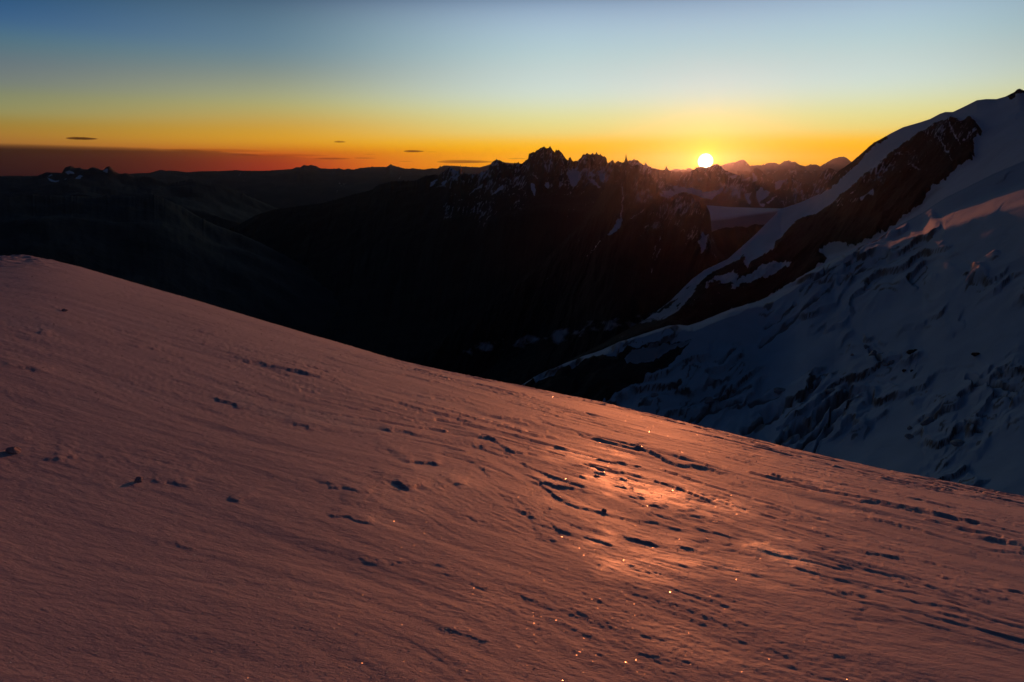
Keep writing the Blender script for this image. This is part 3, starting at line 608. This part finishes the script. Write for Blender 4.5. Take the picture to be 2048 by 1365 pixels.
# drift edges and little wind scarps traced from the place: (points, thickness in picture units, reach m)
sc_list = [
 ([(450,722),(485,724),(520,728),(545,737),(570,741),(600,748),(640,757),(700,763)], 9, .9), ([(940,876),(958,877),(985,884),(1005,897),(1022,907),(1060,912),(1100,925)], 8, .5),
 ([(1225,887),(1262,889),(1275,898),(1310,912),(1350,930),(1400,937),(1440,947),(1488,957)], 10, .6), ([(1135,867),(1155,869),(1172,875),(1215,884)], 6, .3),
 ([(1045,967),(1080,972),(1120,980),(1160,987),(1192,993)], 8, .4), ([(1028,1030),(1055,1033),(1080,1045),(1095,1048)], 8, .3), ([(1095,1050),(1110,1060),(1130,1070),(1152,1073)], 6, .3),
 ([(778,968),(800,974),(815,984),(832,989)], 9, .25), ([(800,927),(850,929),(893,937)], 8, .5), ([(1286,1012),(1315,1020),(1342,1029)], 6, .3),
 ([(1540,957),(1580,962),(1640,977),(1700,990),(1760,1001)], 5, .4), ([(1625,960),(1680,970),(1740,982),(1760,983)], 5, .5), ([(1760,985),(1800,995),(1860,1008),(1935,1022)], 6, .5),
 ([(1665,998),(1720,1003),(1790,1018),(1850,1025),(1920,1045),(1990,1062),(2070,1082)], 9, .5), ([(1718,1039),(1770,1044),(1820,1060),(1882,1078)], 8, .4),
 ([(1938,1073),(1980,1082),(2070,1100)], 10, .4), ([(1638,1104),(1665,1107),(1696,1108)], 6, .25), ([(1698,1099),(1740,1108),(1820,1118)], 7, .3), ([(1816,1115),(1880,1130),(1935,1142)], 5, .3),
 ([(680,1110),(760,1122),(840,1124),(930,1138)], 3.5, .35), ([(300,1078),(345,1083),(410,1099)], 3, .4), ([(755,858),(800,864),(850,876)], 4.5, .4), ([(0,738),(50,741),(110,753)], 6, .6),
 ([(818,803),(860,813),(892,822)], 6, .4), ([(740,770),(780,780),(850,793),(930,803),(985,822)], 4, .5), ([(790,815),(880,832),(960,840),(985,846)], 4, .4), ([(955,829),(1010,835),(1060,844),(1090,858)], 5, .4),
 ([(840,785),(900,795),(960,804)], 4, .4), ([(600,800),(680,812),(740,826)], 3.5, .4), ([(1080,825),(1100,829),(1125,838)], 6, .3), ([(1215,862),(1260,870),(1305,882)], 5, .4),
 ([(430,796),(470,812),(505,826)], 6, .5), ([(560,845),(600,852),(640,865)], 5, .4), ([(980,990),(1010,1000),(1050,1018),(1080,1035)], 4, .3), ([(910,915),(950,930),(975,945),(985,970)], 5, .25),
 ([(870,980),(910,972),(945,975)], 5, .3), ([(100,915),(150,920)], 5, .3), ([(280,950),(330,962),(400,972)], 5, .4), ([(455,995),(490,1006)], 5, .2), ([(620,960),(670,975),(760,1000)], 5, .4),
 ([(650,1025),(700,1038),(760,1052)], 6, .4), ([(860,1136),(920,1158),(1000,1188)], 3, .35), ([(1650,1180),(1700,1190),(1745,1200)], 6, .3), ([(2000,1180),(2060,1192)], 9, .3), ([(1850,1225),(1920,1238),(2000,1245)], 5, .3),
 ([(1240,1075),(1290,1092),(1330,1100)], 8, .2), ([(1350,1095),(1385,1105),(1410,1118)], 6, .25), ([(2000,1010),(2060,1024)], 4, .4), ([(1440,1090),(1470,1096)], 4, .2), ([(850,1248),(920,1262),(1010,1290)], 3.2, .4),
 ([(60,880),(45,876)], 3, .1), ([(120,620),(135,622)], 4, .3), ([(380,660),(430,672),(470,678)], 3.5, .6), ([(220,655),(280,672)], 3.5, .6), ([(250,690),(330,706)], 4, .6), ([(80,668),(110,672)], 4, .5), ([(330,620),(430,650),(520,668)], 2.5, .8)]
R0 = random.Random(11)
for k in range(46):                                   # smaller ones between them, following the wind grain
    x0 = R0.uniform(620, 2040); y0 = R0.uniform(np.interp(x0, ep[:, 0], ep[:, 1])+14, np.interp(x0, [600, 2048], [1000, 1240])); L0 = R0.uniform(40, 170); sl0 = R0.uniform(0.14, 0.27)
    sc_list.append(([(x0, y0), (x0+L0*.3, y0+L0*.3*sl0*0.7), (x0+L0*.7, y0+L0*.7*sl0+2), (x0+L0, y0+L0*sl0)], R0.uniform(2.2, 4.8), R0.uniform(.2, .6)))
for i, (pts, T, w) in enumerate(sc_list):
    q = [hit(p) for p in pts]; xy = np.array([a for a, _ in q]); r0 = np.mean([b for _, b in q])
    A = 0.46*T*r0/F
    pad = max(1.6*w, 0.3)+0.2
    m = (X > xy[:, 0].min()-pad) & (X < xy[:, 0].max()+pad) & (Y > xy[:, 1].min()-pad) & (Y < xy[:, 1].max()+pad)
    x = X[m]; y = Y[m]
    if not len(x): continue
    jx = x + 0.06*r0/9*fbm(x*7*9/r0, y*7*9/r0, 3, 500+i, .5); jy = y + 0.16*r0/9*fbm(x*5*9/r0, y*6*9/r0, 3, 540+i, .5)
    A = 0.50*T*RR[m]/F; best = np.full(x.shape, 1e9); sgn = np.ones(x.shape); tt = np.zeros(x.shape)
    L = np.concatenate([[0], np.cumsum(np.hypot(*np.diff(xy, axis=0).T))]); tot = L[-1]
    for k in range(len(xy)-1):
        a, b = xy[k], xy[k+1]; ab = b-a
        t = np.clip(((jx-a[0])*ab[0]+(jy-a[1])*ab[1])/(ab@ab), 0, 1)
        dx = jx-a[0]-t*ab[0]; dy = jy-a[1]-t*ab[1]; d = np.hypot(dx, dy)
        c_ = ab[0]*dy - ab[1]*dx
        up = d < best
        best = np.where(up, d, best); sgn = np.where(up, np.sign(c_), sgn); tt = np.where(up, (L[k]+t*np.hypot(*ab))/tot, tt)
    d = best*sgn                                     # > 0 on the sunward side
    lip = max(0.017*r0/6, 0.016)
    far_side = np.exp(-np.clip(d, 0, None)/(w*0.55))
    near_side = smooth(-lip*2.2, 0, d)
    hollow = -0.15*np.exp(np.clip(d, None, 0)/(w*0.30))*(d < 0)*smooth(0, -lip*2, d)
    taper = smooth(0, 0.25, tt)*smooth(1, 0.7, tt)*(0.9+0.3*noise(tt*3, tt*0+i, 611))
    rel[m] += A*np.clip(taper, 0, 1.3)*(np.where(d >= 0, far_side, near_side) + hollow)
# trodden, lumpy snow high on the left
ft, _ = hit((25, 575)); 
fr, _ = hit((70, 535))
fm = np.exp(-(((PH-math.atan2(ft[0], ft[1]))/math.radians(2.6))**2))*smooth(11, 15, RR)*smooth(34, 26, RR)
rel += fm*0.11*np.clip(fbm(X*3.0, Y*2.2, 4, 631)-0.05, -0.3, 1)
# keep the skyline smooth and calm near the camera's feet
Z = Z + rel*smooth(0.2, 1.0, RR)*np.where(RR > 60, np.clip(60/RR, 0, 1), 1)

# icy crust patches that catch the light
crust_polys = [[(1160,925),(1225,935),(1300,950),(1350,958),(1400,975),(1440,985),(1500,1015),(1502,1030),(1450,1045),(1400,1032),(1350,1020),(1290,1008),(1200,1000),(1190,985),(1155,960)],
 [(1200,1040),(1215,1040),(1235,1060),(1242,1075),(1225,1090),(1170,1090),(1160,1080),(1195,1070)], [(1180,1115),(1260,1095),(1330,1100),(1400,1118),(1410,1140),(1420,1160),(1320,1165),(1200,1150)],
 [(1450,1120),(1490,1075),(1560,1075),(1620,1110),(1640,1160),(1560,1175),(1480,1150)], [(1100,880),(1180,890),(1250,905),(1260,925),(1180,930),(1110,910)], [(1060,945),(1110,950),(1130,968),(1080,965)],
 [(1600,960),(1660,965),(1640,980)], [(1560,1000),(1620,1010),(1700,1030),(1660,1035)]]
scr = ray  # readable name below
P0 = np.stack([X, Y, Z], -1)
cp, sp = math.cos(PITCH), math.sin(PITCH)
fw = Y*cp - Z*sp; upv = Y*sp + Z*cp
UU = CX + F*X/np.maximum(fw, 1e-3); VV = CY - F*upv/np.maximum(fw, 1e-3)
crust = np.zeros(X.shape)
mm = (fw > 0.5) & (UU > 900) & (UU < 1800) & (VV > 780) & (VV < 1250) & (RR < 30)
cu = np.zeros(mm.sum()); u_, v_ = UU[mm], VV[mm]
ju = u_ + 60*fbm(X[mm]*2.2, Y[mm]*3.2, 5, 701, .62); jv = v_ + 28*fbm(X[mm]*2.2, Y[mm]*3.2, 5, 705, .62)
for p in crust_polys: cu = np.maximum(cu, np.clip(0.5 + poly_sd(ju, jv, p)/38, 0, 1))
crust[mm] = cu
crust *= 0.25 + 0.75*smooth(-0.25, 0.30, fbm(A_*1.3, B_*4.5, 5, 713, .6))
crust = np.maximum(crust, 0.35*smooth(0.12, 0.4, fbm(A_*0.9+50, B_*1.6, 4, 711))*smooth(12, 5, RR))
Z = Z + crust*0.006*fbm(A_*12, B_*24, 4, 721, .6)*lod(0.08)
P0[..., 2] = Z

def snow_slope_mat():
    m, nt, b = new_mat('wind_packed_snow')
    tc = N(nt, 'ShaderNodeTexCoord')
    at = N(nt, 'ShaderNodeAttribute', attribute_name='crust')
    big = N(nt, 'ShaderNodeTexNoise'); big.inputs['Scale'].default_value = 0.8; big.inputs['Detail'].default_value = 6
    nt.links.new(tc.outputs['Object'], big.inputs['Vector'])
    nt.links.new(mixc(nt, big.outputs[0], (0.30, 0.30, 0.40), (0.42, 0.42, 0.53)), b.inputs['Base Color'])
    ro = math_n(nt, 'SUBTRACT', 0.69, math_n(nt, 'MULTIPLY', at.outputs['Fac'], 0.24))
    nt.links.new(ro, b.inputs['Roughness'])
    b.inputs['IOR'].default_value = 1.62
    nt.links.new(math_n(nt, 'ADD', 0.85, math_n(nt, 'MULTIPLY', at.outputs['Fac'], 0.15)), b.inputs['Specular IOR Level'])
    # grain: wind streaks, crumbs, crystals
    mp = N(nt, 'ShaderNodeMapping'); mp.inputs['Rotation'].default_value = (0, 0, math.radians(10)); mp.inputs['Scale'].default_value = (1.0, 2.6, 1.0)
    nt.links.new(tc.outputs['Object'], mp.inputs[0])
    a = N(nt, 'ShaderNodeTexNoise'); a.inputs['Scale'].default_value = 9; a.inputs['Detail'].default_value = 8; a.inputs['Roughness'].default_value = 0.72
    nt.links.new(mp.outputs[0], a.inputs['Vector'])
    g = N(nt, 'ShaderNodeTexNoise'); g.inputs['Scale'].default_value = 120; g.inputs['Detail'].default_value = 3; g.inputs['Roughness'].default_value = 0.7
    nt.links.new(tc.outputs['Object'], g.inputs['Vector'])
    b1 = N(nt, 'ShaderNodeBump'); b1.inputs['Strength'].default_value = 0.7; b1.inputs['Distance'].default_value = 0.014
    nt.links.new(a.outputs[0], b1.inputs['Height'])
    b2 = N(nt, 'ShaderNodeBump'); b2.inputs['Distance'].default_value = 0.0025
    nt.links.new(math_n(nt, 'ADD', 0.45, math_n(nt, 'MULTIPLY', at.outputs['Fac'], 0.5)), b2.inputs['Strength'])
    nt.links.new(g.outputs[0], b2.inputs['Height']); nt.links.new(b1.outputs[0], b2.inputs['Normal'])
    nt.links.new(b2.outputs[0], b.inputs['Normal'])
    return m
slope = structure(grid_mesh('snow_slope', P0, snow_slope_mat(), {'crust': crust}, wrap=True))

def slope_height(x, y):
    """height of the finished slope at a point"""
    phi = math.atan2(x, y); r = math.hypot(x, y)
    i = int(np.argmin(np.abs(ph-phi))); j = int(np.argmin(np.abs(rr-r)))
    return float(Z[i, j])

# ------------------------------------------------------------------ loose snow crystals (each a tiny facet that may flash)
NC = 42000
ii = rng.integers(70, len(ph)-70, NC); 
r_ = 1/rng.uniform(1/15., 1/1.9, NC); jj = np.argmin(np.abs(rr[None, :]-r_[:, None]), 1)
cpt = P0[ii, jj] + np.stack([rng.uniform(-.005, .005, NC), rng.uniform(-.005, .005, NC), np.full(NC, 0.0008)], -1)
nr = rng.normal(size=(NC, 3))*0.26; nr[:, 2] = 1.0; nr[:, 0] += gx; nr[:, 1] += gy*0.7; nr /= np.linalg.norm(nr, axis=1)[:, None]
t1 = np.cross(nr, rng.normal(size=(NC, 3))); t1 /= np.linalg.norm(t1, axis=1)[:, None]; t2 = np.cross(nr, t1)
s_ = ((0.0014 + 0.0030*rng.random(NC)**4)*np.clip(r_/4.0, 0.7, 2.4))[:, None]
vs = []
for k in range(6):
    a_ = k*math.pi/3; vs.append(cpt + s_*(math.cos(a_)*t1 + math.sin(a_)*t2))
vs = np.stack(vs, 1).reshape(-1, 3)
me = bpy.data.meshes.new('ice_crystals')
me.from_pydata(vs.tolist(), [], np.arange(NC*6).reshape(NC, 6).tolist())
mc, ntc, bc = new_mat('clear_ice_facet')
bc.inputs['Base Color'].default_value = (0.55, 0.56, 0.6, 1); bc.inputs['Roughness'].default_value = 0.19; bc.inputs['Specular IOR Level'].default_value = 1.0
me.materials.append(mc)
oc = bpy.data.objects.new('ice_crystals', me); COL.objects.link(oc); oc['kind'] = 'stuff'
oc['label'] = 'loose ice crystals glinting all over the foreground snow'

# ------------------------------------------------------------------ lumps
def lump_mesh(name, seed, squash=0.7, sharp=0.35, sub=3, mat=None):
    import bmesh
    bm = bmesh.new(); bmesh.ops.create_icosphere(bm, subdivisions=sub, radius=1)
    R_ = np.random.default_rng(seed)
    pl = R_.normal(size=(9, 3)); pl /= np.linalg.norm(pl, axis=1)[:, None]; off = R_.uniform(0.45, 0.85, 9)
    for v in bm.verts:
        p = np.array(v.co)
        for n_, o_ in zip(pl, off):
            e = p@n_ - o_
            if e > 0: p = p - n_*e*0.9
        p = p*(1 + sharp*0.25*float(noise(p[0]*3+seed, p[1]*3+p[2]*2, seed)))
        v.co = (p[0], p[1], p[2]*squash)
    me = bpy.data.meshes.new(name); bm.to_mesh(me); bm.free()
    me.materials.append(mat)
    return me
def thing(name, me, label, cat, group=None, loc=(0, 0, 0), rot=(0, 0, 0), scale=(1, 1, 1)):
    o = bpy.data.objects.new(name, me); COL.objects.link(o)
    o.location = loc; o.rotation_euler = rot; o.scale = scale
    o['label'] = label; o['category'] = cat
    if group: o['group'] = group
    return o
MAT_SN = bpy.data.materials['wind_packed_snow']
lumps = [((28, 906), 13, 'snow lump at the left edge of the slope, largest of the loose lumps'),
         ((277, 963), 10, 'small upright snow lump left of centre on the near slope, between two faint hollows'),
         ((1208, 1030), 7, 'snow lump just above the bright crust patch in the near slope'),
         ((130, 622), 5, 'tiny snow lump high on the left, below the trodden snow')]
for i, (p, s, lb) in enumerate(lumps):
    xy, r0 = hit(p); w = s*r0/F
    thing('snow_lump', lump_mesh('snow_lump', 20+i, 0.8, 0.5, 3, MAT_SN), lb, 'snow lump', 'snow lumps on the near slope',
          (xy[0], xy[1], slope_height(xy[0], xy[1]) + w*0.25), (0, 0, i*1.3), (w, w*0.8, w*0.8))

# ice blocks and rocks of the icefall
m_ice, nti, bi = new_mat('old_grey_ice')
ni = N(nti, 'ShaderNodeTexNoise'); ni.inputs['Scale'].default_value = 3
nti.links.new(mixc(nti, ni.outputs[0], (0.10, 0.10, 0.11), (0.40, 0.46, 0.54)), bi.inputs['Base Color']); bi.inputs['Roughness'].default_value = 0.6
m_rk, ntr, br = new_mat('dark_boulder')
nr_ = N(ntr, 'ShaderNodeTexNoise'); nr_.inputs['Scale'].default_value = 4
ntr.links.new(mixc(ntr, nr_.outputs[0], (0.02, 0.017, 0.016), (0.06, 0.05, 0.045)), br.inputs['Base Color']); br.inputs['Roughness'].default_value = 0.9
def on_glacier(p):
    k = np.argmin((GU-p[0])**2 + (GV-p[1])**2); return GP.reshape(-1, 3)[k]
blocks = [
 ((1820,718), 10, .9, m_rk, 'boulder', 'dark boulder standing alone on the smooth snow of the glacier'),
 ((1831,707), 5, .6, m_rk, 'boulder', 'small dark stone touching the upper right of the lone boulder'),
 ((1808,745), 5, .8, m_rk, 'boulder', 'left of two small dark stones below the lone boulder'),
 ((1824,747), 4, .7, m_rk, 'boulder', 'right of two small dark stones below the lone boulder'),
 ((1745,712), 13, 1.1, m_ice, 'ice block', 'tall dark ice tower left of the lone boulder'),
 ((1732,699), 6, 1.2, m_ice, 'ice block', 'small ice tooth leaning on the tall dark ice tower'),
 ((1784,727), 7, 1.0, m_ice, 'ice block', 'jagged ice block between the tall tower and the lone boulder'),
 ((1772,732), 8, .6, m_ice, 'ice block', 'low ice block at the foot of the jagged one'),
 ((1703,715), 4, .9, m_ice, 'ice block', 'tiny dark ice knob left of the tall tower'),
 ((1950,700), 0, .5, m_rk, '', ''),
 ((1952,712), 10, .5, m_rk, 'boulder', 'flat dark rock at the upper right of the glacier snow'),
 ((1855,852), 15, .8, m_ice, 'ice block', 'rounded ice block at the left edge of the right-hand icefall'),
 ((1820,858), 7, .8, m_ice, 'ice block', 'small ice block beside the smooth shaded snow bowl'),
 ((1818,880), 9, .8, m_ice, 'ice block', 'lower ice block beside the smooth shaded snow bowl'),
 ((1915,893), 14, .7, m_ice, 'ice block', 'broad ice block low in the right-hand icefall'),
 ((1460,795), 0, .5, m_ice, '', ''),
 ((1625,782), 15, .9, m_ice, 'ice block', 'big dark ice block at the head of the long crevasses'),
 ((1660,790), 11, .7, m_ice, 'ice block', 'dark ice block just right of the head of the crevasses'),
 ((1560,786), 14, .6, m_ice, 'ice block', 'square dark ice block in the row of broken ice above the crevasses'),
 ((1468,783), 5, 1.8, m_ice, 'ice block', 'thin ice fin sticking up over the lower icefall'),
 ((1308,803), 9, 1.1, m_ice, 'ice block', 'ice block nearest the orange snow edge, under the rock spur'),
 ((1862,742), 0, .5, m_ice, '', ''),
 ((1420,812), 13, .8, m_ice, 'ice block', 'wide ice block over the orange snow edge, left of the crevasses'),
]
for i, (p, s, sq, mt, cat, lb) in enumerate(blocks):
    if s == 0: continue
    q = on_glacier(p); D_ = math.hypot(q[0], q[1]); w = s*D_/F*0.8
    nm = 'boulder' if cat == 'boulder' else 'ice_block'
    thing(nm, lump_mesh(nm, 60+i, sq, 0.6, 3, mt), lb, cat, 'boulders on the glacier' if cat == 'boulder' else 'ice blocks of the icefall',
          (q[0], q[1], q[2]+w*sq*0.25), (random.uniform(-.3, .3), random.uniform(-.3, .3), random.uniform(0, 6)), (w*1.2, w, w))

# ------------------------------------------------------------------ clouds, beyond the haze
def cloud_mat(name, dens, col=(0.45, 0.36, 0.36)):
    m = bpy.data.materials.new(name); m.use_nodes = True; nt = m.node_tree; nt.nodes.clear()
    o = N(nt, 'ShaderNodeOutputMaterial'); v = N(nt, 'ShaderNodeVolumeAbsorption')
    v.inputs['Color'].default_value = (*col, 1); v.inputs['Density'].default_value = dens
    nt.links.new(v.outputs[0], o.inputs['Volume'])
    return m
CD = 95000.0
def outward(me):
    import bmesh
    bm = bmesh.new(); bm.from_mesh(me); bmesh.ops.remove_doubles(bm, verts=bm.verts, dist=0.01)
    bmesh.ops.recalc_face_normals(bm, faces=bm.faces); bm.to_mesh(me); bm.free()
MC = cloud_mat('thin_cloud', 1.3e-3); MCL = cloud_mat('faint_cloud', 3.0e-4); MCF = cloud_mat('bank_cloud', 0.9e-4, (0.6, 0.4, 0.3))
def lens(u0, u1, v0, v1, label, seed, mat, tilt=0.0):
    """a flat lens-shaped cloud, as deep as it is wide"""
    ctr = ray((u0+u1)/2, (v0+v1)/2)*CD
    hw = (u1-u0)/2/F*CD; hh = (v1-v0)/2/F*CD
    nu, nv = 64, 13
    a = np.linspace(0, 2*math.pi, nu, endpoint=False); vs, fs = [], []
    R_ = np.random.default_rng(seed)
    for j in range(nv):
        th = math.pi*j/(nv-1); ring = math.sin(th); zz = math.cos(th)
        x = np.cos(a)*ring; y = np.sin(a)*ring
        w = 1 + 0.12*noise(np.cos(a)*2+seed, np.sin(a)*2, seed)
        z = zz*(1 + 0.35*noise(x*3+seed, y*3, seed+3))*(1-0.25*x)
        if zz < 0: z = z*0.7
        for k in range(nu): vs.append((x[k]*w[k]*hw, y[k]*w[k]*hw*0.8, z[k]*hh + tilt*x[k]*hw))
    for j in range(nv-1):
        for k in range(nu): fs.append((j*nu+k, j*nu+(k+1) % nu, (j+1)*nu+(k+1) % nu, (j+1)*nu+k))
    me = bpy.data.meshes.new('cloud'); me.from_pydata(vs, [], fs); me.validate(); outward(me); me.materials.append(mat)
    for p in me.polygons: p.use_smooth = True
    return thing('cloud', me, label, 'cloud', 'small flat clouds over the horizon', tuple(ctr), (0, 0, -math.atan2(ctr[0], ctr[1])))
lens(141, 188, 275.5, 280.5, 'dark flat cloud at far left, above the long cloud bank', 1, MC)
lens(669, 691, 282.5, 286.5, 'small dark lens cloud high in the yellow sky, left of centre', 2, MC)
lens(808, 847, 301, 305.8, 'wide dark lens cloud just above the horizon, nearest left of the jagged massif', 3, MC)
lens(851, 875, 303.6, 305.2, 'thin streak of cloud trailing right of the wide lens cloud', 4, MCL)
lens(727, 752, 308.5, 310, 'faint short streak between the cloud bank and the wide lens cloud', 5, MCL)
lens(707, 752, 315.5, 318.5, 'thin dark streak at the right tip of the cloud bank', 6, MCL)
lens(632, 702, 316, 320, 'long thin streak low over the horizon at the end of the bank', 7, MCL)
lens(797, 826, 322.5, 324.5, 'short low streak in the orange sky, below the wide lens cloud', 8, MCL)
lens(875, 988, 321, 328, 'long low cloud streak touching the left peak of the jagged massif', 9, MCL)
lens(1016, 1056, 316.5, 319.5, 'thin streak between the two left summits of the jagged massif', 10, MCL)
lens(1326, 1337, 311, 313, 'tiny pale cloud left of the sun', 11, cloud_mat('pale_cloud', 0.3e-4))
lens(1749, 1771, 246, 247.6, 'tiny pale streak high over the right mountain flank', 12, cloud_mat('pale_cloud', 0.15e-4))
lens(352, 528, 299.5, 304.5, 'long dark streak along the top edge of the cloud bank, where it thins out', 21, MCF, -0.004)
lens(470, 650, 309, 313.5, 'ragged streak at the thin right end of the cloud bank, under a bright gap', 22, MCF, -0.003)
# the long bank: a wedge of thin cloud, deep on the left and running out to the right
ub = np.arange(-300, 741, 4.0)
vt = np.interp(ub, [-300, 0, 60, 120, 200, 300, 350, 400, 440, 480, 520, 560, 620, 680, 740], [281, 284.5, 286, 288, 290.5, 294, 296.5, 298.5, 301.5, 305, 309, 311.5, 314.5, 317.5, 321]) - 2.2*fbm(ub*0.02, ub*0, 4, 9)*smooth(120, 420, ub)
dep_ = np.interp(ub, [-300, 0, 200, 350, 480, 600, 740], [30000, 27000, 22000, 15000, 8000, 3500, 0])
bD = 88000.0
rowsB = []
for f, vv in ((0, 362), (0.05, None), (0.5, 'top'), (0.95, None), (1, 362)):
    if vv == 'top': v_ = vt
    elif vv is None: v_ = vt + 0.9
    else: v_ = vt*0+vv
    base = ray(ub, v_); D_ = bD + dep_*f + 10
    p = base*D_[:, None]; p[:, 2] = base[:, 2]*bD
    rowsB.append(p)
PB = np.stack(rowsB, 1)
nu, nv = PB.shape[:2]; vs = PB.reshape(-1, 3).tolist(); fs = []
for i in range(nu-1):
    for j in range(nv):
        j2 = (j+1) % nv
        fs.append((i*nv+j, (i+1)*nv+j, (i+1)*nv+j2, i*nv+j2))
fs.append(tuple(range(nv))); fs.append(tuple((nu-1)*nv+j for j in range(nv))[::-1])
me = bpy.data.meshes.new('cloud_bank'); me.from_pydata(vs, [], fs); outward(me); me.materials.append(cloud_mat('cloud_bank', 1.35e-4, (0.40, 0.40, 0.56)))
thing('cloud_bank', me, 'long dark reddish cloud bank lying along the left horizon', 'cloud')

# ------------------------------------------------------------------ haze
def box(name, x0, x1, y0, y1, z0, z1, mat):
    vs = [(x, y, z) for z in (z0, z1) for y in (y0, y1) for x in (x0, x1)]
    fs = [(0, 2, 3, 1), (4, 5, 7, 6), (0, 1, 5, 4), (2, 6, 7, 3), (0, 4, 6, 2), (1, 3, 7, 5)]
    me = bpy.data.meshes.new(name); me.from_pydata(vs, [], fs); me.materials.append(mat)
    o = bpy.data.objects.new(name, me); COL.objects.link(o); return o
mh = bpy.data.materials.new('mountain_air'); mh.use_nodes = True; nh = mh.node_tree; nh.nodes.clear()
oh = N(nh, 'ShaderNodeOutputMaterial'); vh = N(nh, 'ShaderNodeVolumePrincipled')
vh.inputs['Color'].default_value = (0.52, 0.60, 0.95, 1); vh.inputs['Density'].default_value = 0.20e-5; vh.inputs['Anisotropy'].default_value = 0.90
nh.links.new(vh.outputs[0], oh.inputs['Volume'])
hz = box('haze', -52000, 52000, -4500, 51000, -3402, 1250, mh); hz['kind'] = 'stuff'; hz['label'] = 'thin morning haze filling the air over the valleys'
